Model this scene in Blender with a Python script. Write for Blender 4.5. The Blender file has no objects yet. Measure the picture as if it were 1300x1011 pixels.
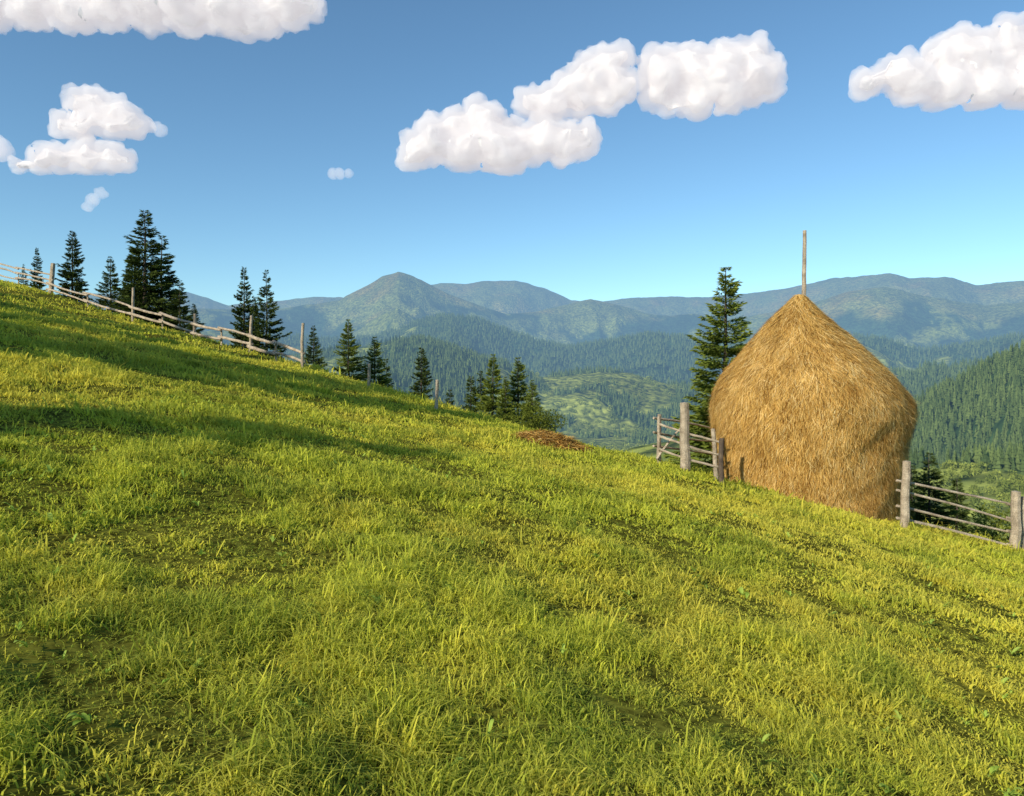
import bpy, math, random
import numpy as np
from mathutils import Vector, noise as mnoise
rng=np.random.default_rng(7); random.seed(7)
scene=bpy.context.scene
COL=scene.collection
scene.view_settings.view_transform='Standard'
scene.view_settings.look='None'
scene.view_settings.exposure=0

# ------------------------------------------------------------------ helpers
def link(o,parent=None):
    COL.objects.link(o)
    if parent: o.parent=parent
    return o
def mkmesh(name,V,F,mats=(),col=None,midx=None,smooth=False):
    V=np.asarray(V,dtype=np.float32); F=np.asarray(F,dtype=np.int32)
    me=bpy.data.meshes.new(name)
    n=F.shape[1]
    me.vertices.add(len(V)); me.vertices.foreach_set("co",V.ravel())
    me.loops.add(F.size); me.loops.foreach_set("vertex_index",F.ravel())
    me.polygons.add(len(F)); me.polygons.foreach_set("loop_start",np.arange(0,F.size,n,dtype=np.int32))
    for m in mats: me.materials.append(m)
    if midx is not None: me.polygons.foreach_set("material_index",np.asarray(midx,dtype=np.int32))
    me.update(calc_edges=True)
    me.polygons.foreach_set("use_smooth",np.full(len(F),smooth,dtype=bool))
    if col is not None:
        a=me.color_attributes.new(name="Col",type='FLOAT_COLOR',domain='POINT')
        a.data.foreach_set("color",np.asarray(col,dtype=np.float32).ravel())
    return me
def hsh(ix,iy,seed):
    ix=ix.astype(np.int64).astype(np.uint64); iy=iy.astype(np.int64).astype(np.uint64)
    h=(ix*np.uint64(374761393)+iy*np.uint64(668265263)+np.uint64(seed*2246822519+12345))&np.uint64(0xffffffff)
    h=((h^(h>>np.uint64(13)))*np.uint64(1274126177))&np.uint64(0xffffffff)
    h=((h^(h>>np.uint64(16)))*np.uint64(2654435761))&np.uint64(0xffffffff)
    h=h^(h>>np.uint64(15))
    return h.astype(np.float64)/4294967295.0*2-1
def vn(x,y,seed=0):
    x=np.asarray(x,float)+1000.37; y=np.asarray(y,float)+1000.71
    xi=np.floor(x); yi=np.floor(y); fx=x-xi; fy=y-yi
    fx=fx*fx*fx*(fx*(fx*6-15)+10); fy=fy*fy*fy*(fy*(fy*6-15)+10)
    a=hsh(xi,yi,seed); b=hsh(xi+1,yi,seed); c=hsh(xi,yi+1,seed); d=hsh(xi+1,yi+1,seed)
    return (a*(1-fx)+b*fx)*(1-fy)+(c*(1-fx)+d*fx)*fy
def fbm(x,y,o=4,seed=0):
    s=0;a=1;t=0
    for i in range(o):
        s=s+a*vn(x*2**i,y*2**i,seed+i*17); t+=a; a*=.5
    return s/t

# ------------------------------------------------------------------ terrain
F_=950.0; CX=650.0; HY=470.0      # image pixel constants: focal length, centre column, horizon row
crest_x=[-200,-60,-34,-24,-15.3,-11.6,-6.3,-4,-2,3.9,8,10.2,14,20,60,200]
crest_y=[190,70,46,37,29.8,27.0,22.6,20.8,19.5,17,15.6,15.1,14.6,14,12,10]
def near(x,y):
    ax=-0.218*x
    pl=-1.6+60*np.tanh(ax/60)+0.0099*np.clip(y,-200,200)
    s=(y-np.interp(x,crest_x,crest_y))*0.8-0.3
    s=np.maximum(s,0)
    fall=np.where(s<5,0.05*s*s,1.25+0.5*(s-5))
    w=0.09*fbm(x/1.3,y/1.3,3,5)+0.14*fbm(x/7,y/7,2,9)*np.clip(np.hypot(x,y)/8,0,1)
    return np.maximum(pl-fall+w,-135)
LAY=[ # R, front slope, back slope, spur size, table
 dict(R=9000,sf=.33,sb=.4,sc=520,T=[(-300,395),(0,380),(150,372),(240,371),(290,388),(350,383),(400,377),(435,378),(470,376),(560,360),(590,361),(620,357),(655,357),(690,366),(725,381),(760,384),(800,379),(850,377),(900,378),(950,372),(1000,367),(1050,355),(1100,350),(1130,347),(1155,354),(1200,352),(1240,362),(1300,357),(1500,365)]),
 dict(R=6200,sf=.34,sb=.5,sc=400,T=[(-300,410),(100,400),(240,392),(300,393),(350,392),(400,386),(430,381),(460,366),(485,352),(505,346),(525,351),(545,361),(570,374),(600,385),(640,399),(680,396),(720,387),(750,380),(780,386),(820,398),(850,402),(880,398),(920,405),(950,402),(1000,393),(1040,382),(1080,370),(1120,364),(1160,372),(1210,382),(1250,388),(1300,384),(1500,380)]),
 dict(R=3700,sf=.25,sb=.4,sc=300,T=[(-300,440),(0,430),(200,425),(300,418),(350,424),(420,431),(480,428),(520,412),(560,401),(600,404),(640,418),(680,432),(720,441),(780,432),(830,424),(870,428),(900,436),(960,430),(1050,425),(1120,430),(1170,445),(1240,436),(1300,425),(1500,400)]),
 dict(R=2000,sf=.20,sb=.35,sc=170,T=[(-300,480),(0,475),(240,470),(350,462),(400,452),(450,442),(500,436),(540,431),(580,444),(640,462),(690,480),(720,477),(760,472),(800,474),(840,486),(880,494),(930,497),(1000,495),(1100,480),(1170,470),(1300,460),(1500,440)]),
 dict(R=850,sf=.22,sb=.3,sc=90,T=[(-300,900),(700,900),(1000,650),(1080,590),(1130,545),(1165,512),(1200,493),(1240,473),(1300,444),(1400,410),(1700,360)]),
 dict(R=380,sf=.10,sb=.3,sc=40,T=[(-300,700),(600,610),(700,592),(780,574),(830,563),(880,556),(950,565),(1100,588),(1180,596),(1300,582),(1700,560)]),
]
def terrain(x,y):
    x=np.asarray(x,float); y=np.asarray(y,float)
    r=np.hypot(x,y); th=np.arctan2(x,y); tc=np.clip(th,-.85,.85)
    px=CX+F_*np.tan(tc)
    z=near(x,y); L=np.zeros(z.shape,int)
    fl=-132+6*fbm(x/300,y/300,3,50)
    m=(fl>z)&(r>60); z=np.where(m,fl,z); L=np.where(m,7,L)
    for i,l in enumerate(LAY):
        T=np.array(l['T'],float); py=np.interp(px,T[:,0],T[:,1])
        R=l['R']*(1+.07*vn(th*5,th*0+i*3.3,60+i))
        crest=(HY-py)/F_*R*np.cos(tc)
        crest=crest+R*0.0014*fbm(px/14,th*0+i,3,70+i)
        d=R-r; w=.03*l['R']
        dd=np.sqrt(d*d+w*w)-w
        drop=np.where(d>0,l['sf'],l['sb'])*dd
        sc=l['sc']; wx=fbm(x/sc/2,y/sc/2,2,80+i)*.9; wy=fbm(x/sc/2,y/sc/2,2,90+i)*.9
        rd=1-np.abs(vn(x/sc/1.5+wx,r/sc/3.2+wy,100+i))*2.0
        rd2=1-np.abs(vn(x/sc*2.1+wx*2,r/sc/1.1+wy,110+i))*2.0
        sp=np.clip(.72*rd+.28*rd2,-1,1)*.5-.5
        amp=np.minimum(drop*1.1,sc*.75)
        h=crest-drop+amp*sp+amp*.12*fbm(x/sc*5,y/sc*5,3,120+i)
        m=(h>z)&(r>90); z=np.where(m,h,z); L=np.where(m,i+1,L)
    return z,L
th=np.concatenate([np.linspace(-52,52,1000),np.linspace(52,308,110)[1:-1]])*math.pi/180
rr=np.concatenate([[0.3],np.geomspace(1.5,70,190),np.geomspace(70,15000,450)[1:]])
TH,RR=np.meshgrid(th,rr)
X=RR*np.sin(TH); Y=RR*np.cos(TH)
Z,L=terrain(X,Y)
nr,nc=X.shape
ii,jj=np.meshgrid(np.arange(nr-1),np.arange(nc),indexing='ij')
j2=(jj+1)%nc
Fq=np.stack([ii*nc+jj,(ii+1)*nc+jj,(ii+1)*nc+j2,ii*nc+j2],-1).reshape(-1,4)
def cover(x,y,z,L):
    n=fbm(x/420,y/420,4,200)+.45*fbm(x/90,y/90,3,210)
    thr=np.select([L==1,L==2,L==3,L==4,L==5,L==6,L==7],[-.25,-.16,-.24,-.24,-.45,.22,-.1],2.0)
    thr=np.where((L==6)&(x<.27*y),3.0,thr)
    f=np.clip((n-thr)/.06+.5,0,1)
    tl=np.clip((400+230*fbm(x/500,y/500,4,220)-z)/60+.5,0,1)
    f=f*tl
    return np.where(L==0,np.clip((fbm(x/30,y/30,3,230)+.1)/.1,0,1)*(np.hypot(x,y)>90),f),tl
fo,tl=cover(X,Y,Z,L)
n1=fbm(X/160,Y/160,4,300)[...,None]
forest=np.array([.034,.068,.028])*(1+.5*n1)
meadow=np.array([.19,.22,.055])*(1+.5*n1)
alp=np.array([.18,.205,.060])*(1+.5*n1)+np.array([.09,.024,.008])*np.clip(fbm(X/220,Y/220,3,310)[...,None]*2,0,1)
opn=meadow*tl[...,None]+alp*(1-tl[...,None])
c=forest*fo[...,None]+opn*(1-fo[...,None])
c=np.where((L==6)[...,None]&(fo<.5)[...,None],c*1.35,c)
nearc=np.array([.12,.125,.020])*(1+.5*fbm(X/1.5,Y/1.5,3,320)[...,None])
R_=np.hypot(X,Y)
wn=np.clip((110-R_)/40,0,1)[...,None]*(L==0)[...,None]
c=nearc*wn+c*(1-wn)
col=np.concatenate([c,np.clip((R_-100)/200,0,1)[...,None]],-1).reshape(-1,4)

# ------------------------------------------------------------------ materials
def newmat(name):
    m=bpy.data.materials.new(name); m.use_nodes=True
    nt=m.node_tree; nt.nodes.clear()
    return m,nt
def N(nt,t,**k):
    n=nt.nodes.new(t)
    for a,b in k.items(): setattr(n,a,b)
    return n
def math_(nt,op,a,b=None):
    n=N(nt,'ShaderNodeMath',operation=op)
    for i,v in enumerate((a,b)):
        if v is None: continue
        if isinstance(v,(int,float)): n.inputs[i].default_value=v
        else: nt.links.new(v,n.inputs[i])
    return n.outputs[0]
def painted_haze(nt,sh,H=6900.0,colr=(.225,.41,.62),strength=1.0):  # aerial haze painted on as bluish emission by distance from origin, no air volume
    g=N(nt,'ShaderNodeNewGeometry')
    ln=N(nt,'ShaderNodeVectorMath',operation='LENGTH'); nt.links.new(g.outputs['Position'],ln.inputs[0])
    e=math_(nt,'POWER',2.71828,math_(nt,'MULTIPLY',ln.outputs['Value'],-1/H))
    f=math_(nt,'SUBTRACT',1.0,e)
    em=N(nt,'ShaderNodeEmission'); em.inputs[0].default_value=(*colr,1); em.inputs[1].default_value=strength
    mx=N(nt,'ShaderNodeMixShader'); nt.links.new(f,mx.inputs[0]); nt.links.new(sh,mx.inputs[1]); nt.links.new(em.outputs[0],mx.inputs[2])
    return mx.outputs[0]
def out(nt,s,sock=0,o=None):
    o=o or N(nt,'ShaderNodeOutputMaterial'); nt.links.new(s,o.inputs[sock]); return o
def mixc(nt,f,a,b,mode='MIX'):
    n=N(nt,'ShaderNodeMix',data_type='RGBA',blend_type=mode)
    for i,v in ((0,f),(6,a),(7,b)):
        if isinstance(v,(int,float)): n.inputs[i].default_value=v
        elif isinstance(v,tuple): n.inputs[i].default_value=(*v,1)
        else: nt.links.new(v,n.inputs[i])
    return n.outputs[2]
def noise(nt,scale,detail=4,vec=None):
    n=N(nt,'ShaderNodeTexNoise'); n.inputs['Scale'].default_value=scale; n.inputs['Detail'].default_value=detail
    if vec is not None: nt.links.new(vec,n.inputs['Vector'])
    return n.outputs['Fac']
def ramp(nt,f,stops):
    r=N(nt,'ShaderNodeValToRGB'); nt.links.new(f,r.inputs[0])
    el=r.color_ramp.elements
    while len(el)<len(stops): el.new(.5)
    for e,(p,cc) in zip(el,stops): e.position=p; e.color=(*cc,1)
    return r.outputs[0]

# ground
mg,nt=newmat("ground_mat")
at=N(nt,'ShaderNodeAttribute',attribute_name='Col')
geo=N(nt,'ShaderNodeNewGeometry'); P=geo.outputs['Position']
nf=noise(nt,14.0,3,P); nfar=noise(nt,.045,2,P); nfar2=noise(nt,.012,3,P)
v1=ramp(nt,nf,[(.35,(.35,.32,.3)),(.65,(1.5,1.4,1.2))])
v2=ramp(nt,nfar,[(.35,(.5,.55,.6)),(.65,(1.5,1.45,1.3))])
fine=mixc(nt,at.outputs['Alpha'],v1,v2)
cc=mixc(nt,1.0,at.outputs['Color'],fine,'MULTIPLY')
vor=N(nt,'ShaderNodeTexVoronoi'); vor.inputs['Scale'].default_value=.07; nt.links.new(P,vor.inputs['Vector'])
hgt=math_(nt,'ADD',math_(nt,'MULTIPLY',vor.outputs['Distance'],-9.0),math_(nt,'MULTIPLY',nfar2,50.0))
bp=N(nt,'ShaderNodeBump'); bp.inputs['Distance'].default_value=1.0
nt.links.new(math_(nt,'MULTIPLY',at.outputs['Alpha'],.85),bp.inputs['Strength']); nt.links.new(hgt,bp.inputs['Height'])
df=N(nt,'ShaderNodeBsdfDiffuse'); nt.links.new(cc,df.inputs[0]); nt.links.new(bp.outputs[0],df.inputs['Normal'])
out(nt,painted_haze(nt,df.outputs[0]))
me=mkmesh("ground",np.stack([X,Y,Z],-1).reshape(-1,3),Fq[:,::-1],[mg],col,smooth=True)
link(bpy.data.objects.new("ground",me))

def leafmat(name,dark,light,trans=.3,pos=None,hz=False,rnd=.5,rough=.6,tipmix=None):
    m,nt=newmat(name)
    a=N(nt,'ShaderNodeAttribute',attribute_name='Col')
    sp=N(nt,'ShaderNodeSeparateColor'); nt.links.new(a.outputs['Color'],sp.inputs[0])
    f=sp.outputs[0]
    if rnd>0:
        oi=N(nt,'ShaderNodeObjectInfo')
        f=math_(nt,'ADD',math_(nt,'MULTIPLY',sp.outputs[0],1-rnd),math_(nt,'MULTIPLY',oi.outputs['Random'],rnd))
    c=mixc(nt,f,dark,light)
    if pos: c=mixc(nt,math_(nt,'MULTIPLY',sp.outputs[2],pos[1]),c,pos[0])
    if tipmix:
        c=mixc(nt,math_(nt,'MULTIPLY',sp.outputs[1],tipmix[1]),c,tipmix[0])
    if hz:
        d=N(nt,'ShaderNodeBsdfDiffuse'); nt.links.new(c,d.inputs[0]); out(nt,painted_haze(nt,d.outputs[0])); return m
    d=N(nt,'ShaderNodeBsdfDiffuse'); nt.links.new(c,d.inputs[0])
    t=N(nt,'ShaderNodeBsdfTranslucent'); nt.links.new(c,t.inputs[0])
    mx=N(nt,'ShaderNodeMixShader'); mx.inputs[0].default_value=trans
    nt.links.new(d.outputs[0],mx.inputs[1]); nt.links.new(t.outputs[0],mx.inputs[2])
    out(nt,mx.outputs[0]); return m
def woodmat(name,a,b,sc=6):
    m,nt=newmat(name)
    g=N(nt,'ShaderNodeNewGeometry'); n=noise(nt,sc,6,g.outputs['Position']); n2=noise(nt,sc*9,3,g.outputs['Position'])
    c=mixc(nt,1.0,ramp(nt,n,[(.3,a),(.7,b)]),ramp(nt,n2,[(.3,(.6,.6,.6)),(.7,(1.2,1.2,1.2))]),'MULTIPLY')
    bpn=N(nt,'ShaderNodeBump'); bpn.inputs['Distance'].default_value=.02; nt.links.new(n2,bpn.inputs['Height'])
    d=N(nt,'ShaderNodeBsdfPrincipled'); d.inputs['Roughness'].default_value=.85
    nt.links.new(c,d.inputs['Base Color']); nt.links.new(bpn.outputs[0],d.inputs['Normal'])
    out(nt,d.outputs[0]); return m
m_grass=leafmat("grass_blade",(.12,.21,.012),(.72,.74,.055),.40,pos=((.88,.72,.09),.6),rnd=0,tipmix=((.90,.84,.22),.35))
m_weed=leafmat("weed_leaf",(.26,.40,.05),(.50,.62,.12),.3,rnd=.5)
m_spruce=leafmat("spruce_needles",(.020,.040,.014),(.105,.140,.030),.15,rnd=.25)
m_spruce_y=leafmat("young_spruce_needles",(.055,.095,.02),(.25,.30,.05),.2,rnd=.2)
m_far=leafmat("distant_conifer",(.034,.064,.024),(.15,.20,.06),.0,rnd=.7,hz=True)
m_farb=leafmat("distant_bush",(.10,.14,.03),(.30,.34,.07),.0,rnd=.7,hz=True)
m_bush=leafmat("bush_leaf",(.06,.09,.016),(.24,.27,.04),.3,rnd=.2)
m_bark=woodmat("bark",(.05,.035,.025),(.13,.10,.07))
m_wood=woodmat("weathered_wood",(.28,.22,.15),(.62,.52,.38))
m_wood_d=woodmat("dark_weathered_wood",(.08,.055,.04),(.20,.15,.10))

# ------------------------------------------------------------------ strands
def strands(P0,P1,P2,S,w0,w1,rnd,hue=None):
    n=len(P0); w0=np.reshape(w0,(-1,1))*np.ones((n,1)); w1=np.reshape(w1,(-1,1))*np.ones((n,1))
    V=np.stack([P0-S*w0/2,P0+S*w0/2,P1-S*w1/2,P1+S*w1/2,P2],1).reshape(-1,3)
    b=np.arange(n)[:,None]*5
    F=np.stack([b+[0,1,3],b+[0,3,2],b+[2,3,4]],1).reshape(-1,3)
    c=np.zeros((n,5,4)); c[:,:,0]=rnd[:,None]; c[:,:,1]=np.array([0,0,.5,.5,1.]); c[:,:,3]=1
    if hue is not None: c[:,:,2]=hue[:,None]
    return V,F,c.reshape(-1,4)
def instancer(name,pts,sc,child,parent):
    n=len(pts); a=rng.uniform(0,2*np.pi,n)
    q=np.stack([np.stack([np.cos(a+k*np.pi/2),np.sin(a+k*np.pi/2),0*a],1)*(sc/math.sqrt(2))[:,None]+pts for k in range(4)],1).reshape(-1,3)
    me=mkmesh(name,q,np.arange(4*n).reshape(-1,4))
    o=link(bpy.data.objects.new(name,me),parent)
    o.instance_type='FACES'; o.use_instance_faces_scale=True; o.instance_faces_scale=1
    o.show_instancer_for_render=False; o.show_instancer_for_viewport=False
    link(bpy.data.objects.new(name+"_unit",child),o)
def empty(name,loc=(0,0,0)):
    e=bpy.data.objects.new(name,None); e.location=loc; return link(e)
def scatter(r0,r1,n,a0=-42,a1=42):
    r=np.sqrt(rng.uniform(r0*r0,r1*r1,n)); t=np.radians(rng.uniform(a0,a1,n))
    x=r*np.sin(t); y=r*np.cos(t)
    k=(y-np.interp(x,crest_x,crest_y))<2.3
    return x[k],y[k]
# every blade is its own geometry: clumped, leaning, mixed heights; faint swathes left by the scythe
def swath(x,y):
    u=(x*.86-y*.50)+.5*fbm(x/3,y/3,2,470)
    return np.sin(u*2*np.pi/1.55)*(.5+.5*fbm(x/4,y/4,2,480))
GV=[];GF=[];GC=[];off=0
for r0,r1,ncl,bl,rad,h0,h1,w in [(1.9,4.8,3300,38,.085,.022,.080,.0046),(4.8,8,4600,34,.11,.025,.085,.0066),(8,14,5600,34,.16,.03,.090,.0102),(14,24,6200,32,.27,.035,.105,.0170),(24,58,5000,30,.55,.04,.13,.034)]:
    cx,cy=scatter(r0,r1,ncl)
    sw=swath(cx,cy)
    hs_=np.clip(.95+1.25*fbm(cx/.33,cy/.33,2,400)+.9*fbm(cx/1.5,cy/1.5,3,410)-.35*sw,.35,2.3)*rng.uniform(.7,1.3,len(cx))
    ctone=rng.uniform(0,1,len(cx)); la_=rng.uniform(0,2*np.pi,len(cx))
    i=np.repeat(np.arange(len(cx)),bl); n=len(i)
    rj=rad*np.abs(rng.normal(0,.75,n)); a=rng.uniform(0,2*np.pi,n)
    x=cx[i]+rj*np.cos(a); y=cy[i]+rj*np.sin(a); z=near(x,y)-.012
    h=rng.uniform(h0,h1,n)*hs_[i]*np.where(rng.uniform(0,1,n)<.06,1.8,1)
    la=np.where(rng.uniform(0,1,n)<.5,la_[i]+rng.normal(0,.5,n),rng.uniform(0,2*np.pi,n)); ll=rng.uniform(.1,1.7,n)*h
    D=np.stack([np.cos(la),np.sin(la),0*la],1); P0=np.stack([x,y,z],1); U=np.array([0,0,1.])
    P1=P0+D*(ll*.35)[:,None]+U*(h*.62)[:,None]; P2=P0+D*(ll*1.15)[:,None]+U*(h*(1-.35*ll/h))[:,None]
    sa=rng.uniform(0,2*np.pi,n); S=np.stack([np.cos(sa),np.sin(sa),0*sa],1)
    ww=w*rng.uniform(.5,2.0,n)
    tone=np.clip(.5*rng.uniform(0,1,n)+.35*ctone[i]+.4*fbm(x/.7,y/.7,3,440)+.12*sw[i]+.08,0,1)
    hue=np.clip(.38+1.1*fbm(x/2.6,y/2.6,3,450)+.6*fbm(x/.4,y/.4,2,460)+.18*sw[i]+rng.normal(0,.22,n),0,1)
    V,F,C=strands(P0,P1,P2,S,ww,ww*.85,tone,hue)
    GV.append(V.astype(np.float32));GF.append(F+off);GC.append(C.astype(np.float32));off+=len(V)
link(bpy.data.objects.new("grass",mkmesh("grass",np.concatenate(GV),np.concatenate(GF),[m_grass],np.concatenate(GC))))
del GV,GF,GC
def rosette(seed,nl=6,up0=.7,up1=1.6):
    g=np.random.default_rng(seed); Vs=[];Fs=[];Cs=[];o=0
    for i in range(nl):
        a=g.uniform(0,6.28); l=g.uniform(.05,.12); w=l*g.uniform(.10,.17); up=g.uniform(up0,up1)
        d=np.array([math.cos(a),math.sin(a),0]); s=np.array([-d[1],d[0],0]); N0=8; v=[]
        for j in range(N0):
            t=j/(N0-1); p=d*l*t*math.cos(up*.6)+np.array([0,0,l*(up*t-up*.6*t*t)]); ww=w*math.sin(math.pi*min(1,t*.93+.05))**.8
            v+= [p-s*ww+np.array([0,0,ww*.3]),p,p+s*ww+np.array([0,0,ww*.3])]
        f=[]
        for j in range(N0-1):
            b=o+j*3; f+=[[b,b+1,b+4],[b,b+4,b+3],[b+1,b+2,b+5],[b+1,b+5,b+4]]
        Vs+=v;Fs+=f;Cs+=[[g.uniform(0,1),0,0,1]]*len(v); o+=len(v)
    return mkmesh("rosette",Vs,Fs,[m_weed],Cs,smooth=True)
weeds=empty("broadleaf_weeds")
for q in range(4):
    x,y=scatter(2.4,12,240); z=near(x,y)
    kk=fbm(x/1.8,y/1.8,2,430+q)>-.05
    instancer("weed_leaves_%d"%q,np.stack([x,y,z+.02],1)[kk],(.8*rng.uniform(.3,1.0,len(x))**1.6+.15)[kk],rosette(q+5,4+q),weeds)

# ------------------------------------------------------------------ logs / fences
class MB:
    def __init__(s): s.V=[];s.F=[]
    def log(s,p0,p1,r0,r1,seg=5,sides=8,bend=.02,capx=True):
        p0=np.array(p0,float);p1=np.array(p1,float);d=p1-p0;Ln=np.linalg.norm(d);d/=Ln
        a=np.cross(d,[0,0,1.]) if abs(d[2])<.9 else np.cross(d,[0,1.,0]); a/=np.linalg.norm(a); b=np.cross(d,a)
        o=len(s.V); ba=random.uniform(0,6.28); rj=[random.uniform(.88,1.12) for _ in range(sides)]
        for i in range(seg+1):
            t=i/seg; c=p0+(p1-p0)*t+(a*math.cos(ba)+b*math.sin(ba))*bend*Ln*math.sin(math.pi*t)
            c=c+(a*random.uniform(-1,1)+b*random.uniform(-1,1))*r0*.15
            r=r0+(r1-r0)*t
            for j in range(sides):
                th=2*math.pi*j/sides; s.V.append(c+(a*math.cos(th)+b*math.sin(th))*r*rj[j])
        for i in range(seg):
            for j in range(sides):
                q=o+i*sides+j; q2=o+i*sides+(j+1)%sides
                s.F.append([q,q2,q2+sides]); s.F.append([q,q2+sides,q+sides])
        for e,base in ((0,o),(1,o+seg*sides)):
            s.V.append(sum(s.V[base:base+sides])/sides+(d if e else -d)*r1*.2); c=len(s.V)-1
            for j in range(sides):
                q=base+j;q2=base+(j+1)%sides
                s.F.append([q,q2,c] if e else [q2,q,c])
    def obj(s,name,mat,parent=None):
        return link(bpy.data.objects.new(name,mkmesh(name,s.V,s.F,[mat],smooth=False)),parent)
def gz(x,y): return float(near(np.array([x]),np.array([y]))[0])
def post(mb,x,y,h,r,lean=(0,0)):
    z=gz(x,y); mb.log((x,y,z-.3),(x+lean[0],y+lean[1],z+h),r*1.08,r*.9,6,9,.008)
def rail(mb,a,b,ha,hb,r=.04,off=-.07):
    mb.log((a[0],a[1]+off,gz(*a)+ha),(b[0],b[1]+off,gz(*b)+hb),r,r*.75,7,7,.012)
def mid(a,b,t): return (a[0]+(b[0]-a[0])*t,a[1]+(b[1]-a[1])*t)
f1=MB()
pl=[(-31,44.5,1.2),(-23.2,37.6,1.45),(-15.2,30.0,1.35),(-11.6,27.3,.9),(-8.6,24.6,1.25),(-6.3,22.5,1.4)]
post(f1,-23.2,37.6,1.5,.12,(.16,0)); post(f1,-31,44.5,1.2,.09)
for p in pl[2:]: post(f1,p[0],p[1],p[2],.055,(random.uniform(-.04,.04),0))
for i_,(a,b) in enumerate(zip(pl[:-1],pl[1:])):
    A=a[:2];B=b[:2]; M=mid(A,B,.52)
    for h in ((.4,.68,.95) if i_==0 else (.25,.55)):
        dh=random.uniform(-.06,.06)
        rail(f1,mid(A,B,-.04),M,h+dh,h+dh*.5,.055); rail(f1,mid(A,B,.45),mid(A,B,1.03),h+dh*.5+.04,h-dh,.05,.05)
    for t in (.5,):
        m_=mid(A,B,t); post(f1,m_[0],m_[1]+.06,.6,.035)
f1.obj("wooden_fence",m_wood)
f2=MB(); post(f2,-3.95,20.6,.72,.045,(.03,0)); f2.obj("fence_post",m_wood)
f2=MB(); post(f2,-1.98,19.6,.78,.045,(.03,0)); f2.obj("fence_post.001",m_wood)
f3=MB()
post(f3,3.92,16.9,1.55,.105,(-.03,0)); post(f3,3.42,17.4,1.1,.05); post(f3,3.62,18.6,1.2,.05,(.05,0))
post(f3,4.62,16.9,1.15,.05,(-.08,.0))
for h in (.3,.6,.88): rail(f3,(3.42,17.4),(3.92,17.0),h+.05,h,.03); rail(f3,(3.9,17.0),(4.75,16.9),h-.02,h+random.uniform(-.04,.04),.032)
for h in (.3,.62,.95): rail(f3,(3.3,17.5),(5.1,19.0),h+.1,h+.25,.03)
f3.log((3.35,17.3,gz(3.35,17.3)+.1),(4.0,17.6,gz(4,17.6)+1.0),.028,.022)
f3.obj("wooden_fence.001",m_wood)
f3=MB(); post(f3,4.5,16.1,.95,.055,(.0,.0)); f3.obj("fence_post.002",m_wood_d)
f4=MB()
post(f4,7.98,15.2,1.38,.085,(.03,0)); post(f4,10.15,15.1,1.22,.095,(.02,0)); post(f4,10.36,15.2,1.15,.07,(.03,0)); post(f4,13.2,15.0,1.2,.08)
for h,k2 in ((.18,0),(.45,-.02),(.72,.03),(1.0,-.05)):
    rail(f4,(7.9,15.3),(10.3,15.2),h+k2,h-.1-k2,.028,.08); rail(f4,(10.1,15.2),(13.4,15.1),h-.08,h,.03,.08)
f4.obj("wooden_fence.002",m_wood)

# ------------------------------------------------------------------ haystack
hm,nt=newmat("hay")
a=N(nt,'ShaderNodeAttribute',attribute_name='Col'); sp=N(nt,'ShaderNodeSeparateColor'); nt.links.new(a.outputs['Color'],sp.inputs[0])
g=N(nt,'ShaderNodeNewGeometry'); n=noise(nt,1.6,3,g.outputs['Position'])
c1=ramp(nt,sp.outputs[0],[(0,(.20,.095,.022)),(.3,(.54,.32,.085)),(.7,(.82,.56,.18)),(1,(.92,.75,.37))])
c2=mixc(nt,1.0,c1,ramp(nt,n,[(.3,(.82,.76,.68)),(.7,(1.10,1.10,1.08))]),'MULTIPLY')
d=N(nt,'ShaderNodeBsdfDiffuse'); nt.links.new(c2,d.inputs[0])
t=N(nt,'ShaderNodeBsdfTranslucent'); nt.links.new(c2,t.inputs[0]); mx=N(nt,'ShaderNodeMixShader'); mx.inputs[0].default_value=.15
nt.links.new(d.outputs[0],mx.inputs[1]); nt.links.new(t.outputs[0],mx.inputs[2]); out(nt,mx.outputs[0])
DY=17.8; kx=DY/F_
prof=[(374,1016,1027),(384,1008,1036),(400,991,1052),(415,975,1069),(430,960,1087),(445,945,1104),(460,932,1121),(480,917,1143),(497,908,1156),(512,904,1164),(528,904,1165),(545,906,1160),(560,908,1154),(600,912,1147),(650,917,1142),(720,920,1140)]
pz=np.array([(HY-p[0])*kx for p in prof]); pc=np.array([((p[1]+p[2])/2-7-CX)*kx for p in prof]); pr=np.array([(p[2]-p[1])/2*kx*.915 for p in prof])
tt=np.concatenate([[0],np.cumsum(np.hypot(np.diff(pz),np.diff(pr)))]); TT=tt[-1]
def hs(phi,t,offs=0):
    t=np.clip(t,0,TT); z=np.interp(t,tt,pz); r=np.interp(t,tt,pr); cx=np.interp(t,tt,pc)
    c_,s_=np.cos(phi),np.sin(phi)
    lump=.06*fbm(c_*1.6+3,s_*1.6+t*.9,3,500)+.06*fbm(c_*3+t*1.1,s_*3+t*1.6,2,510)+.04*fbm(c_*7+9,s_*7+t*2.5,2,515)
    r=r+lump*np.clip(t*1.2,0,1)+offs
    return np.stack([cx+r*c_,DY+r*s_*.97,z+0*phi],-1)
ph=np.linspace(0,2*np.pi,121)[:-1]; ts=np.linspace(0,TT,70)
A,B=np.meshgrid(ph,ts); 
Vb=hs(A,B,-.05).reshape(-1,3); n_,m_=A.shape
i2,j_=np.meshgrid(np.arange(n_-1),np.arange(m_),indexing='ij'); jn=(j_+1)%m_
Fb=np.concatenate([np.stack([i2*m_+j_,i2*m_+jn,(i2+1)*m_+jn],-1).reshape(-1,3),np.stack([i2*m_+j_,(i2+1)*m_+jn,(i2+1)*m_+j_],-1).reshape(-1,3)])
Cb=np.zeros((len(Vb),4)); Cb[:,0]=.15; Cb[:,3]=1
ns=100000
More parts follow.
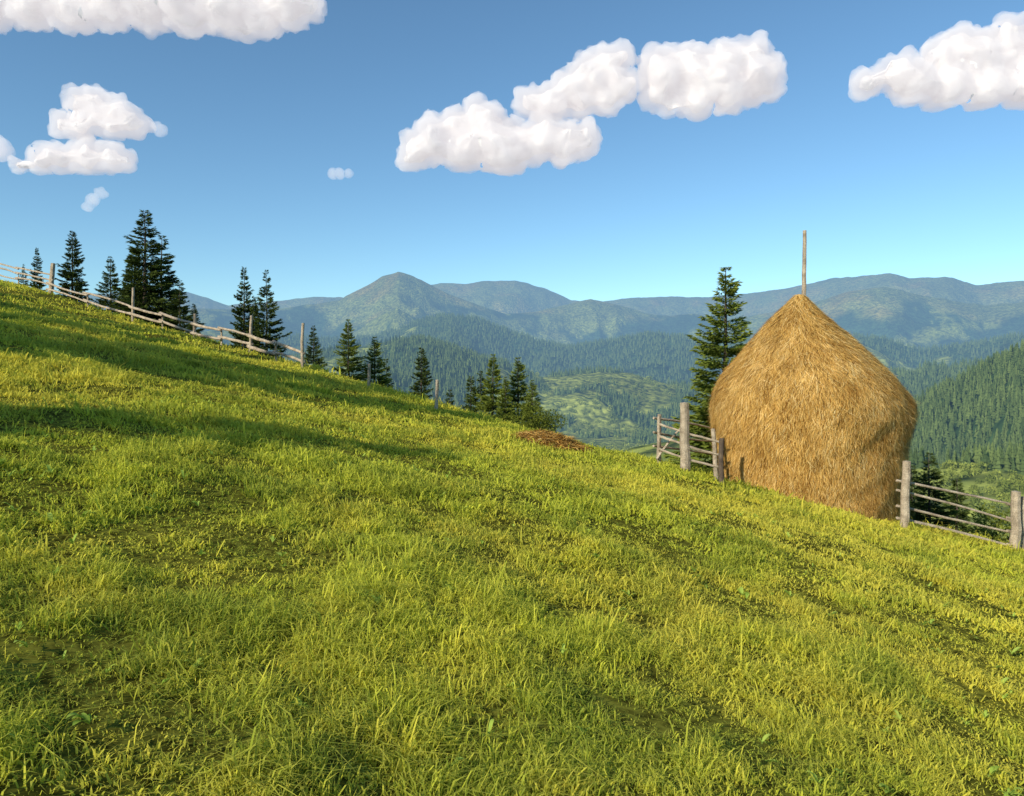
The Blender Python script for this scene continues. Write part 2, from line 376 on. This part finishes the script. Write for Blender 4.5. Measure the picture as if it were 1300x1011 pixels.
u=rng.uniform(0,1,ns*2); tcand=u*TT; keep=rng.uniform(0,pr.max(),ns*2)<np.interp(tcand,tt,pr)+.15; tcand=tcand[keep]; ns=len(tcand)
phi=rng.uniform(0,2*np.pi,ns)
ln=rng.uniform(.06,.38,ns); sl=rng.normal(0,.42,ns)*np.where(rng.uniform(0,1,ns)<.2,3,1); rad=np.interp(tcand,tt,pr)+.3
sl=sl+.5*fbm(phi*5,tcand*2,2,530)
o0=rng.uniform(-.03,.03,ns); o1=o0+rng.uniform(0,.05,ns); o2=o1+rng.uniform(-.04,.07,ns)+(rng.uniform(0,1,ns)<.07)*rng.uniform(0,.14,ns)
P0=hs(phi,tcand,o0);P1=hs(phi+sl*ln*.5/rad,tcand+ln*.5,o1);P2=hs(phi+sl*ln*rng.uniform(.7,1.5,ns)/rad,tcand+ln,o2)
S=np.stack([-np.sin(phi),np.cos(phi),rng.normal(0,.3,ns)],-1)
w=rng.uniform(.005,.013,ns)
rn=np.clip(rng.normal(.5,.28,ns)+.28*fbm(phi*5,tcand*1.8,3,520),0,1)
Vs,Fs,Cs=strands(P0,P1,P2,S,w,w*.8,rn)
hay=empty("haystack",(0,0,0))
V=np.concatenate([Vb,Vs]);F=np.concatenate([Fb,Fs+len(Vb)]);C=np.concatenate([Cb,Cs])
link(bpy.data.objects.new("hay_body",mkmesh("hay_body",V,F,[hm],C)),hay)
mb=MB(); mb.log((6.94,DY,1.2),(6.96,DY,3.32),.055,.042,8,9,.004); mb.obj("centre_pole",m_wood,hay)
def heap(name,x0,y0,rx,ry,h,n):
    a=rng.uniform(0,2*np.pi,n); q=np.sqrt(rng.uniform(0,1,n)); lx=q*np.cos(a)*rx; ly=q*np.sin(a)*ry
    prof_=h*(1-q**2)*(1+.5*fbm(lx*3,ly*3,2,540))
    x=x0+lx;y=y0+ly; z=near(x,y)+prof_*rng.uniform(.3,1,n)+.02
    P0=np.stack([x,y,z],-1); da=rng.uniform(0,2*np.pi,n); l=rng.uniform(.08,.3,n)
    D=np.stack([np.cos(da)*l,np.sin(da)*l,rng.normal(0,.04,n)-.02],-1)
    V,F,C=strands(P0,P0+D*.5+[0,0,.015],P0+D,np.stack([-np.sin(da),np.cos(da),rng.normal(0,.5,n)],-1),.012,.01,np.clip(rng.normal(.33,.24,n),0,1))
    link(bpy.data.objects.new(name,mkmesh(name,V,F,[hm],C)))
heap("hay_heap",.85,16.9,.85,.6,.24,8000)
heap("hay_heap.001",1.15,17.3,.5,.5,.16,2500)

# ------------------------------------------------------------------ spruces
def spruce(seed,H,R,nwh,per,spb,mat,size=.22,lowt=.03,power=.8):
    g=np.random.default_rng(seed)
    t=np.repeat(np.linspace(lowt,.985,nwh)+g.normal(0,.006,nwh),per)
    nb=len(t); t=np.clip(t+g.normal(0,.008,nb),.01,.99)
    A=g.uniform(0,2*np.pi,nb)
    lob=1+.15*np.sin(A*2+t*9+seed)+.12*np.sin(A*3-t*14)
    Lb=(R*(1-t)**power*g.uniform(.55,1.15,nb)*lob+.05)*np.where(t<.12,.8,1)
    sl=-.30+.75*t+g.normal(0,.08,nb)
    D=np.stack([np.cos(A),np.sin(A)],-1); Sd=np.stack([-np.sin(A),np.cos(A)],-1)
    def path(i,s):
        xy=D[i]*(Lb[i]*s)[:,None]; z=t[i]*H+Lb[i]*(sl[i]*s-.28*s*(1-s)+.10*s*s)
        return np.concatenate([xy,z[:,None]],1)
    w=Lb/Lb.mean(); cnt=np.maximum(5,(spb*w).astype(int)); i=np.repeat(np.arange(nb),cnt); n=len(i)
    s=g.uniform(.08,1,n)**.8
    side=g.normal(0,1,n); lat=(1-s*.85)*.34*Lb[i]*side*.55
    p=path(i,s); p[:,:2]+=Sd[i]*lat[:,None]; p[:,2]-=np.abs(lat)*.25+g.uniform(0,.10,n)*size*3
    dz=np.sign(side)*g.uniform(.2,1.1,n)
    dr=np.concatenate([D[i]+Sd[i]*dz[:,None],(sl[i]*.5-.15+g.normal(0,.35,n))[:,None]],1); dr/=np.linalg.norm(dr,axis=1)[:,None]
    tf=(1-.45*t[i])
    l=size*g.uniform(.6,1.4,n)*tf; wd=l*g.uniform(.20,.34,n)
    rv=g.normal(0,1,(n,3)); rv[:,2]*=.6; S=np.cross(dr,rv); S/=np.linalg.norm(S,axis=1)[:,None]
    b=p;tip=p+dr*l[:,None];m=p+dr*(l*.45)[:,None]
    V=np.stack([b,m-S*wd[:,None]/2,m+S*wd[:,None]/2,tip],1).reshape(-1,3)
    k=np.arange(n)[:,None]*4; F=np.stack([k+[0,2,1],k+[1,2,3]],1).reshape(-1,3)
    C=np.zeros((n,4,4)); C[:,:,0]=np.clip(g.uniform(0,.6,n)+.5*s**2,0,1)[:,None]; C[:,:,1]=0;C[:,:,3]=1;C=C.reshape(-1,4)
    s0=np.zeros(nb);q0=path(np.arange(nb),s0);q1=path(np.arange(nb),s0+.5);q2=path(np.arange(nb),s0+.97)
    S3=np.concatenate([Sd,np.zeros((nb,1))],1); Vl,Fl,Cl=strands(q0,q1,q2,S3,.012+Lb*.016,.008+Lb*.01,np.zeros(nb))
    mb=MB(); mb.log((0,0,-.8),(0,0,H*.99),H*.014+.02,.01,14,8,.004); Vt=np.array(mb.V);Ft=np.array(mb.F)
    V2=np.concatenate([V,Vl,Vt]);F2=np.concatenate([F,Fl+len(V),Ft+len(V)+len(Vl)])
    C2=np.concatenate([C,Cl,np.tile([0,0,0,1.],(len(Vt),1))])
    mi=np.concatenate([np.zeros(len(F)),np.ones(len(Fl)+len(Ft))])
    return mkmesh("spruce_mesh",V2,F2,[mat,m_bark],C2,mi)
SP=[spruce(s,10,R,nw,8,75,m_spruce,.27,.03,pw) for s,R,nw,pw in ((1,1.9,38,.9),(2,2.2,34,.95),(3,1.75,40,.85),(4,2.3,36,.9))]
SPY=spruce(9,10,2.0,46,9,120,m_spruce_y,.20,.02,.85)
def put(name,mesh,px,apy,y,wid=1.0,rot=None):
    x=(px-CX)/F_*y; z=float(terrain(np.array([x]),np.array([y]))[0][0]); ztop=(HY-apy)/F_*y
    h=ztop-z; o=bpy.data.objects.new(name,mesh); s=h/10
    o.location=(x,y,z); o.scale=(s*wid,s*wid,s); o.rotation_euler=(0,0,random.uniform(0,6.28) if rot is None else rot); link(o)
trees=[(47,314,62,.9),(30,335,66,.9),(92,292,60,1.2),(140,325,58,1.2),(184,265,47,1.5),(206,298,49,1.4),(170,312,52,1.3),(228,355,46,1.3),
 (310,338,38,.95),(338,342,37,1.05),(322,375,42,.9),(398,413,33,1.1),(442,405,35,1.25),(476,427,36,1.35),(535,440,34,1.15),(571,494,40,1.0),(598,476,44,1.1),(490,455,44,1.0),(246,385,44,1.1),
 (626,449,30,1.25),(658,453,31,1.35),(610,470,33,1.2),(642,478,28,1.2),(676,482,28,1.3)]
for i,(px,ay,y,w) in enumerate(trees):
    put("spruce_tree",SPY if px in(442,476,626,642,658,676) else SP[i%4],px,ay,y,w)
put("spruce_tree",SPY,922,338,26,1.35,1.0)
put("spruce_tree",SP[1],1180,574,24,1.5); put("spruce_tree",SP[2],1215,606,30,1.4); put("spruce_tree",SP[3],1158,590,27,1.3)
# trees beside the meadow, to the left of the view (they throw the long shadows)
for x,y,h,w in ((-17.5,3.2,10,1.5),(-19.5,5,11,1.5),(-23.5,7,10.5,1.4),(-28,9,10,1.4),(-27,12.5,10,1.4),(-33,15,10,1.3),(-15,-3,8,1.3)):
    o=bpy.data.objects.new("spruce_tree",SP[int(h)%4]); o.location=(x,y,gz(x,y)); o.scale=(h/10*w,h/10*w,h/10); link(o)
def bush(seed,n=5000):
    g=np.random.default_rng(seed); cen=g.normal(0,1,(26,3))*[.55,.55,.4]+[0,0,.75]; cen[:,2]=np.clip(cen[:,2],.15,1.6)
    i=g.integers(0,26,n); d=g.normal(0,1,(n,3)); d/=np.linalg.norm(d,axis=1)[:,None]
    p=cen[i]+d*g.uniform(.5,1,n)[:,None]*.30
    dr=d+g.normal(0,.6,(n,3)); dr/=np.linalg.norm(dr,axis=1)[:,None]; l=g.uniform(.05,.10,n); S=np.cross(dr,g.normal(0,1,(n,3))); S/=np.linalg.norm(S,axis=1)[:,None]
    m=p+dr*(l*.5)[:,None]; V=np.stack([p,m-S*l[:,None]*.28,m+S*l[:,None]*.28,p+dr*l[:,None]],1).reshape(-1,3)
    k=np.arange(n)[:,None]*4; F=np.stack([k+[0,2,1],k+[1,2,3]],1).reshape(-1,3)
    C=np.zeros((n,4,4)); C[:,:,0]=g.uniform(0,1,n)[:,None]; C[:,:,3]=1
    q0=np.zeros((26,3));q1=cen*.5+[0,0,-.05];Vl,Fl,Cl=strands(q0,q1,cen,np.tile([1.,0,0],(26,1)),.05,.03,np.zeros(26))
    return mkmesh("bush",np.concatenate([V,Vl]),np.concatenate([F,Fl+len(V)]),[m_bush,m_bark],np.concatenate([C.reshape(-1,4),Cl]),np.concatenate([np.zeros(len(F)),np.ones(len(Fl))]))
BU=[bush(1),bush(2)]
for x,y,s in ((.95,24.0,.8),(.4,25,.75),(14.5,22,1.2),(16,24,1.5)):
    z=gz(x,y); o=bpy.data.objects.new("bush",BU[int(x*10)%2]); o.location=(x,y,z); o.scale=(s,s,s); o.rotation_euler=(0,0,x); link(o)

# ------------------------------------------------------------------ distant forest
def lowcon(seed,mat):
    g=np.random.default_rng(seed);V=[];F=[];C=[]
    for l in range(6):
        t=l/6; zb=t*.92+.04; zt=min(1.,zb+.30*(1-t*.4)); r=.20*(1-t)**.85+.015; o=len(V); K=7
        V.append([0,0,zt]);C.append([.9,0,0,1])
        for j in range(K):
            a=2*math.pi*j/K+g.uniform(-.2,.2)+l; q=r*g.uniform(.6,1.25); V.append([q*math.cos(a),q*math.sin(a),zb-g.uniform(0,.05)]); C.append([g.uniform(0,.7),0,0,1])
        for j in range(K): F.append([o,o+1+j,o+1+(j+1)%K])
    return mkmesh("conifer",V,F,[mat],C)
def lowbush(seed,mat):
    g=np.random.default_rng(seed); n=120; d=g.normal(0,1,(n,3)); d/=np.linalg.norm(d,axis=1)[:,None]; p=d*g.uniform(.35,.5,n)[:,None]*[1,1,.9]+[0,0,.42]
    e=g.normal(0,1,(n,2,3))*.11; V=np.stack([p,p+e[:,0],p+e[:,1]],1).reshape(-1,3); C=np.zeros((n*3,4)); C[:,0]=np.repeat(g.uniform(0,1,n),3); C[:,3]=1
    return mkmesh("broadleaf",V,np.arange(n*3).reshape(-1,3),[mat],C)
dfst=empty("distant_forest")
def fscatter(n,r0,r1,lay,a0=-44,a1=44,inv=False,thr=.5):
    r=r0*(r1/r0)**rng.uniform(0,1,n); t=np.radians(rng.uniform(a0,a1,n)); x=r*np.sin(t);y=r*np.cos(t)
    z,L=terrain(x,y); f,_=cover(x,y,z,L); k=np.isin(L,lay)&((f<.5) if inv else (f>thr))
    return x[k],y[k],z[k]
x,y,z=fscatter(60000,900,2200,[4,7]); instancer("forest_lower_hills",np.stack([x,y,z-1],1),rng.uniform(9,20,len(x)),lowcon(1,m_far),dfst)
x,y,z=fscatter(45000,2000,3900,[3,7,4]); instancer("forest_mid_hills",np.stack([x,y,z-1],1),rng.uniform(14,26,len(x)),lowcon(3,m_far),dfst)
x,y,z=fscatter(22000,350,950,[5],5,44); instancer("forest_right_slope",np.stack([x,y,z-1],1),rng.uniform(7,14,len(x)),lowcon(2,m_far),dfst)
x,y,z=fscatter(6000,160,420,[6,0],0,44,thr=.5); instancer("forest_valley",np.stack([x,y,z-.5],1),rng.uniform(5,10,len(x)),lowcon(4,m_far),dfst)
x,y,z=fscatter(2600,120,420,[6,0],18,44,inv=True); instancer("valley_bushes",np.stack([x,y,z-.5],1),rng.uniform(2,5,len(x)),lowbush(4,m_farb),dfst)
x,y,z=fscatter(9000,900,2200,[4,7],inv=True); k=fbm(x/90,y/90,3,600)>.0; instancer("hill_trees",np.stack([x,y,z-.5],1)[k],rng.uniform(6,12,len(x))[k],lowbush(5,m_farb),dfst)

# ------------------------------------------------------------------ clouds: dense core inside thin vapour (homogeneous volume), both with added glow
mc,nt=newmat("cloud_core")
df=N(nt,'ShaderNodeBsdfDiffuse'); df.inputs[0].default_value=(.84,.81,.78,1)
em=N(nt,'ShaderNodeEmission'); em.inputs[0].default_value=(.68,.63,.67,1); em.inputs[1].default_value=.34  # added glow, paints in light scattered inside the cloud
ad=N(nt,'ShaderNodeAddShader'); nt.links.new(df.outputs[0],ad.inputs[0]); nt.links.new(em.outputs[0],ad.inputs[1])
out(nt,ad.outputs[0])
def vap(name,SG,e):
    mv,nt=newmat(name)
    vs=N(nt,'ShaderNodeVolumeScatter'); vs.inputs['Color'].default_value=(1,1,1,1); vs.inputs['Density'].default_value=SG
    ve=N(nt,'ShaderNodeEmission'); ve.inputs[0].default_value=(.80,.75,.77,1); ve.inputs[1].default_value=SG*e  # vapour glows by itself, in place of repeated scattering of sunlight
    va=N(nt,'ShaderNodeAddShader'); nt.links.new(vs.outputs[0],va.inputs[0]); nt.links.new(ve.outputs[0],va.inputs[1])
    out(nt,va.outputs[0],1); return mv
mv=vap("cloud_vapour",1/26,.46); mthin=vap("thin_vapour",1/40,.5)
import bmesh
CD=1500.0; cs=CD/F_
def cloud(name,puffs,base=None,vox=5,seed=0,amp=1.0,core=True):
    bm=bmesh.new(); g=random.Random(seed)
    from mathutils import Matrix
    for (px,py,r) in puffs:
        for q in range(5):
            if q==0: ox=oy=oz=0; rr_=r
            else:
                a=g.uniform(0,6.28); e=g.uniform(-.3,1.2); rr_=r*g.uniform(.35,.6); ox=r*.75*math.cos(a)*math.cos(e); oy=r*.75*math.sin(a)*math.cos(e); oz=r*.75*math.sin(e)
            bmesh.ops.create_icosphere(bm,subdivisions=3,radius=rr_*cs,matrix=Matrix.Translation(((px-CX+ox)*cs,CD+oy*cs,(HY-py+oz)*cs)))
    me=bpy.data.meshes.new("tmp"); bm.to_mesh(me); bm.free()
    o=link(bpy.data.objects.new("tmp",me)); md=o.modifiers.new("r",'REMESH'); md.mode='VOXEL'; md.voxel_size=vox
    sm=o.modifiers.new("s",'SMOOTH'); sm.iterations=8
    dg=bpy.context.evaluated_depsgraph_get(); m2_=bpy.data.meshes.new_from_object(o.evaluated_get(dg)); bpy.data.objects.remove(o)
    n=len(m2_.vertices); co=np.empty(n*3,np.float32); m2_.vertices.foreach_get("co",co); co=co.reshape(-1,3)
    no=np.empty(n*3,np.float32); m2_.vertices.foreach_get("normal",no); no=no.reshape(-1,3)
    dsp=np.empty(n); ds2=np.empty(n)
    for i in range(n):
        v=Vector(co[i])
        a=mnoise.noise(v/60); b=abs(mnoise.noise(v/30+Vector((9,3,1))))
        dsp[i]=13*a+9*b-3; ds2[i]=6*mnoise.noise(v/9)+13*mnoise.noise(v/21+Vector((4,4,4)))
    par=empty(name)
    def flat(q,zb):
        q=q.copy(); lo=q[:,2]<zb; q[lo,2]=zb+(q[lo,2]-zb)*.45; return q
    zb=(HY-base)*cs if base is not None else -1e9
    parts=[("vapour",co+no*((dsp+ds2)*amp+8*amp)[:,None],mv if core else mthin,zb)]
    if core: parts.append(("core",co+no*(dsp*amp-12)[:,None],mc,zb+8))
    for nm,q,mt,zz in parts:
        mm=m2_.copy(); q=flat(q,zz)
        mm.vertices.foreach_set("co",q.astype(np.float32).ravel()); mm.materials.clear(); mm.materials.append(mt)
        mm.polygons.foreach_set("use_smooth",np.ones(len(mm.polygons),dtype=bool)); mm.update()
        link(bpy.data.objects.new(nm,mm),par)
cloud("cloud",[(530,190,22),(555,178,30),(575,165,26),(590,190,30),(615,165,30),(640,190,34),(665,185,26),(690,178,26),(715,180,28),(740,180,20),(520,200,16)],212,seed=1)
cloud("cloud",[(675,130,20),(700,130,24),(725,115,24),(750,95,26),(770,85,26),(785,110,22),(770,130,20),(690,140,18),(740,130,20)],148,seed=2)
cloud("cloud",[(845,95,28),(835,125,18),(870,85,26),(895,100,32),(925,80,26),(950,75,24),(960,100,28),(925,120,24),(880,130,22),(975,115,14),(850,140,12)],148,seed=3)
cloud("cloud",[(1105,105,18),(1135,95,22),(1160,105,26),(1190,75,22),(1215,65,26),(1245,75,32),(1280,65,28),(1310,70,30),(1200,110,28),(1250,110,30),(1300,110,30),(1340,90,34),(1380,100,26)],132,seed=4)
cloud("cloud",[(100,130,16),(120,130,18),(145,140,18),(165,155,18),(80,160,14),(100,165,16),(140,160,18),(125,150,18)],172,seed=5)
cloud("cloud",[(25,210,12),(50,208,14),(80,200,18),(110,200,20),(140,200,18),(160,205,12),(60,190,8)],218,seed=6)
cloud("cloud",[(40,5,30),(90,10,30),(140,5,32),(190,5,32),(240,10,34),(290,15,32),(330,20,26),(365,5,28),(395,8,18),(310,40,14),(-20,0,34),(280,-20,40),(180,-25,40),(80,-25,36)],44,seed=7)
cloud("cloud",[(2,190,12),(-14,188,12)],None,3,seed=8,amp=.6,core=False)
cloud("cloud",[(432,220,5),(423,221,4),(442,220,4)],None,2,seed=9,amp=.3,core=False)
cloud("cloud",[(118,255,7),(128,245,7),(112,262,6)],None,2,seed=10,amp=.45,core=False)
cloud("cloud",[(205,166,6),(198,160,5)],None,2,seed=12,amp=.4,core=False)

# ------------------------------------------------------------------ light
sv=Vector((-.70,-.71,0)).normalized(); el=math.radians(28)
sd=Vector((sv.x*math.cos(el),sv.y*math.cos(el),math.sin(el)))
sl_=bpy.data.lights.new("sun",'SUN'); sl_.energy=5.0; sl_.angle=math.radians(.5); sl_.color=(1,.90,.72)
so=link(bpy.data.objects.new("sun",sl_)); so.rotation_euler=sd.to_track_quat('Z','Y').to_euler()
w=bpy.data.worlds.new("World"); scene.world=w; w.use_nodes=True; nt=w.node_tree
bg=nt.nodes['Background']; sk=nt.nodes.new('ShaderNodeTexSky'); sk.sky_type='NISHITA'; sk.sun_disc=False
sk.sun_elevation=el; sk.sun_rotation=math.atan2(sd.x,sd.y); sk.altitude=900; sk.air_density=1.0; sk.dust_density=.4; sk.ozone_density=1.6
tint=mixc(nt,1.0,sk.outputs[0],(.80,1.06,1.12),'MULTIPLY')
nt.links.new(tint,bg.inputs[0]); bg.inputs[1].default_value=.14
# ------------------------------------------------------------------ camera
cam=bpy.data.cameras.new("camera"); cam.sensor_width=36; cam.lens=36*F_/1300; cam.shift_y=-35.5/1300; cam.clip_start=.1; cam.clip_end=40000
co_=link(bpy.data.objects.new("camera",cam)); co_.rotation_euler=(math.radians(90),0,0); scene.camera=co_
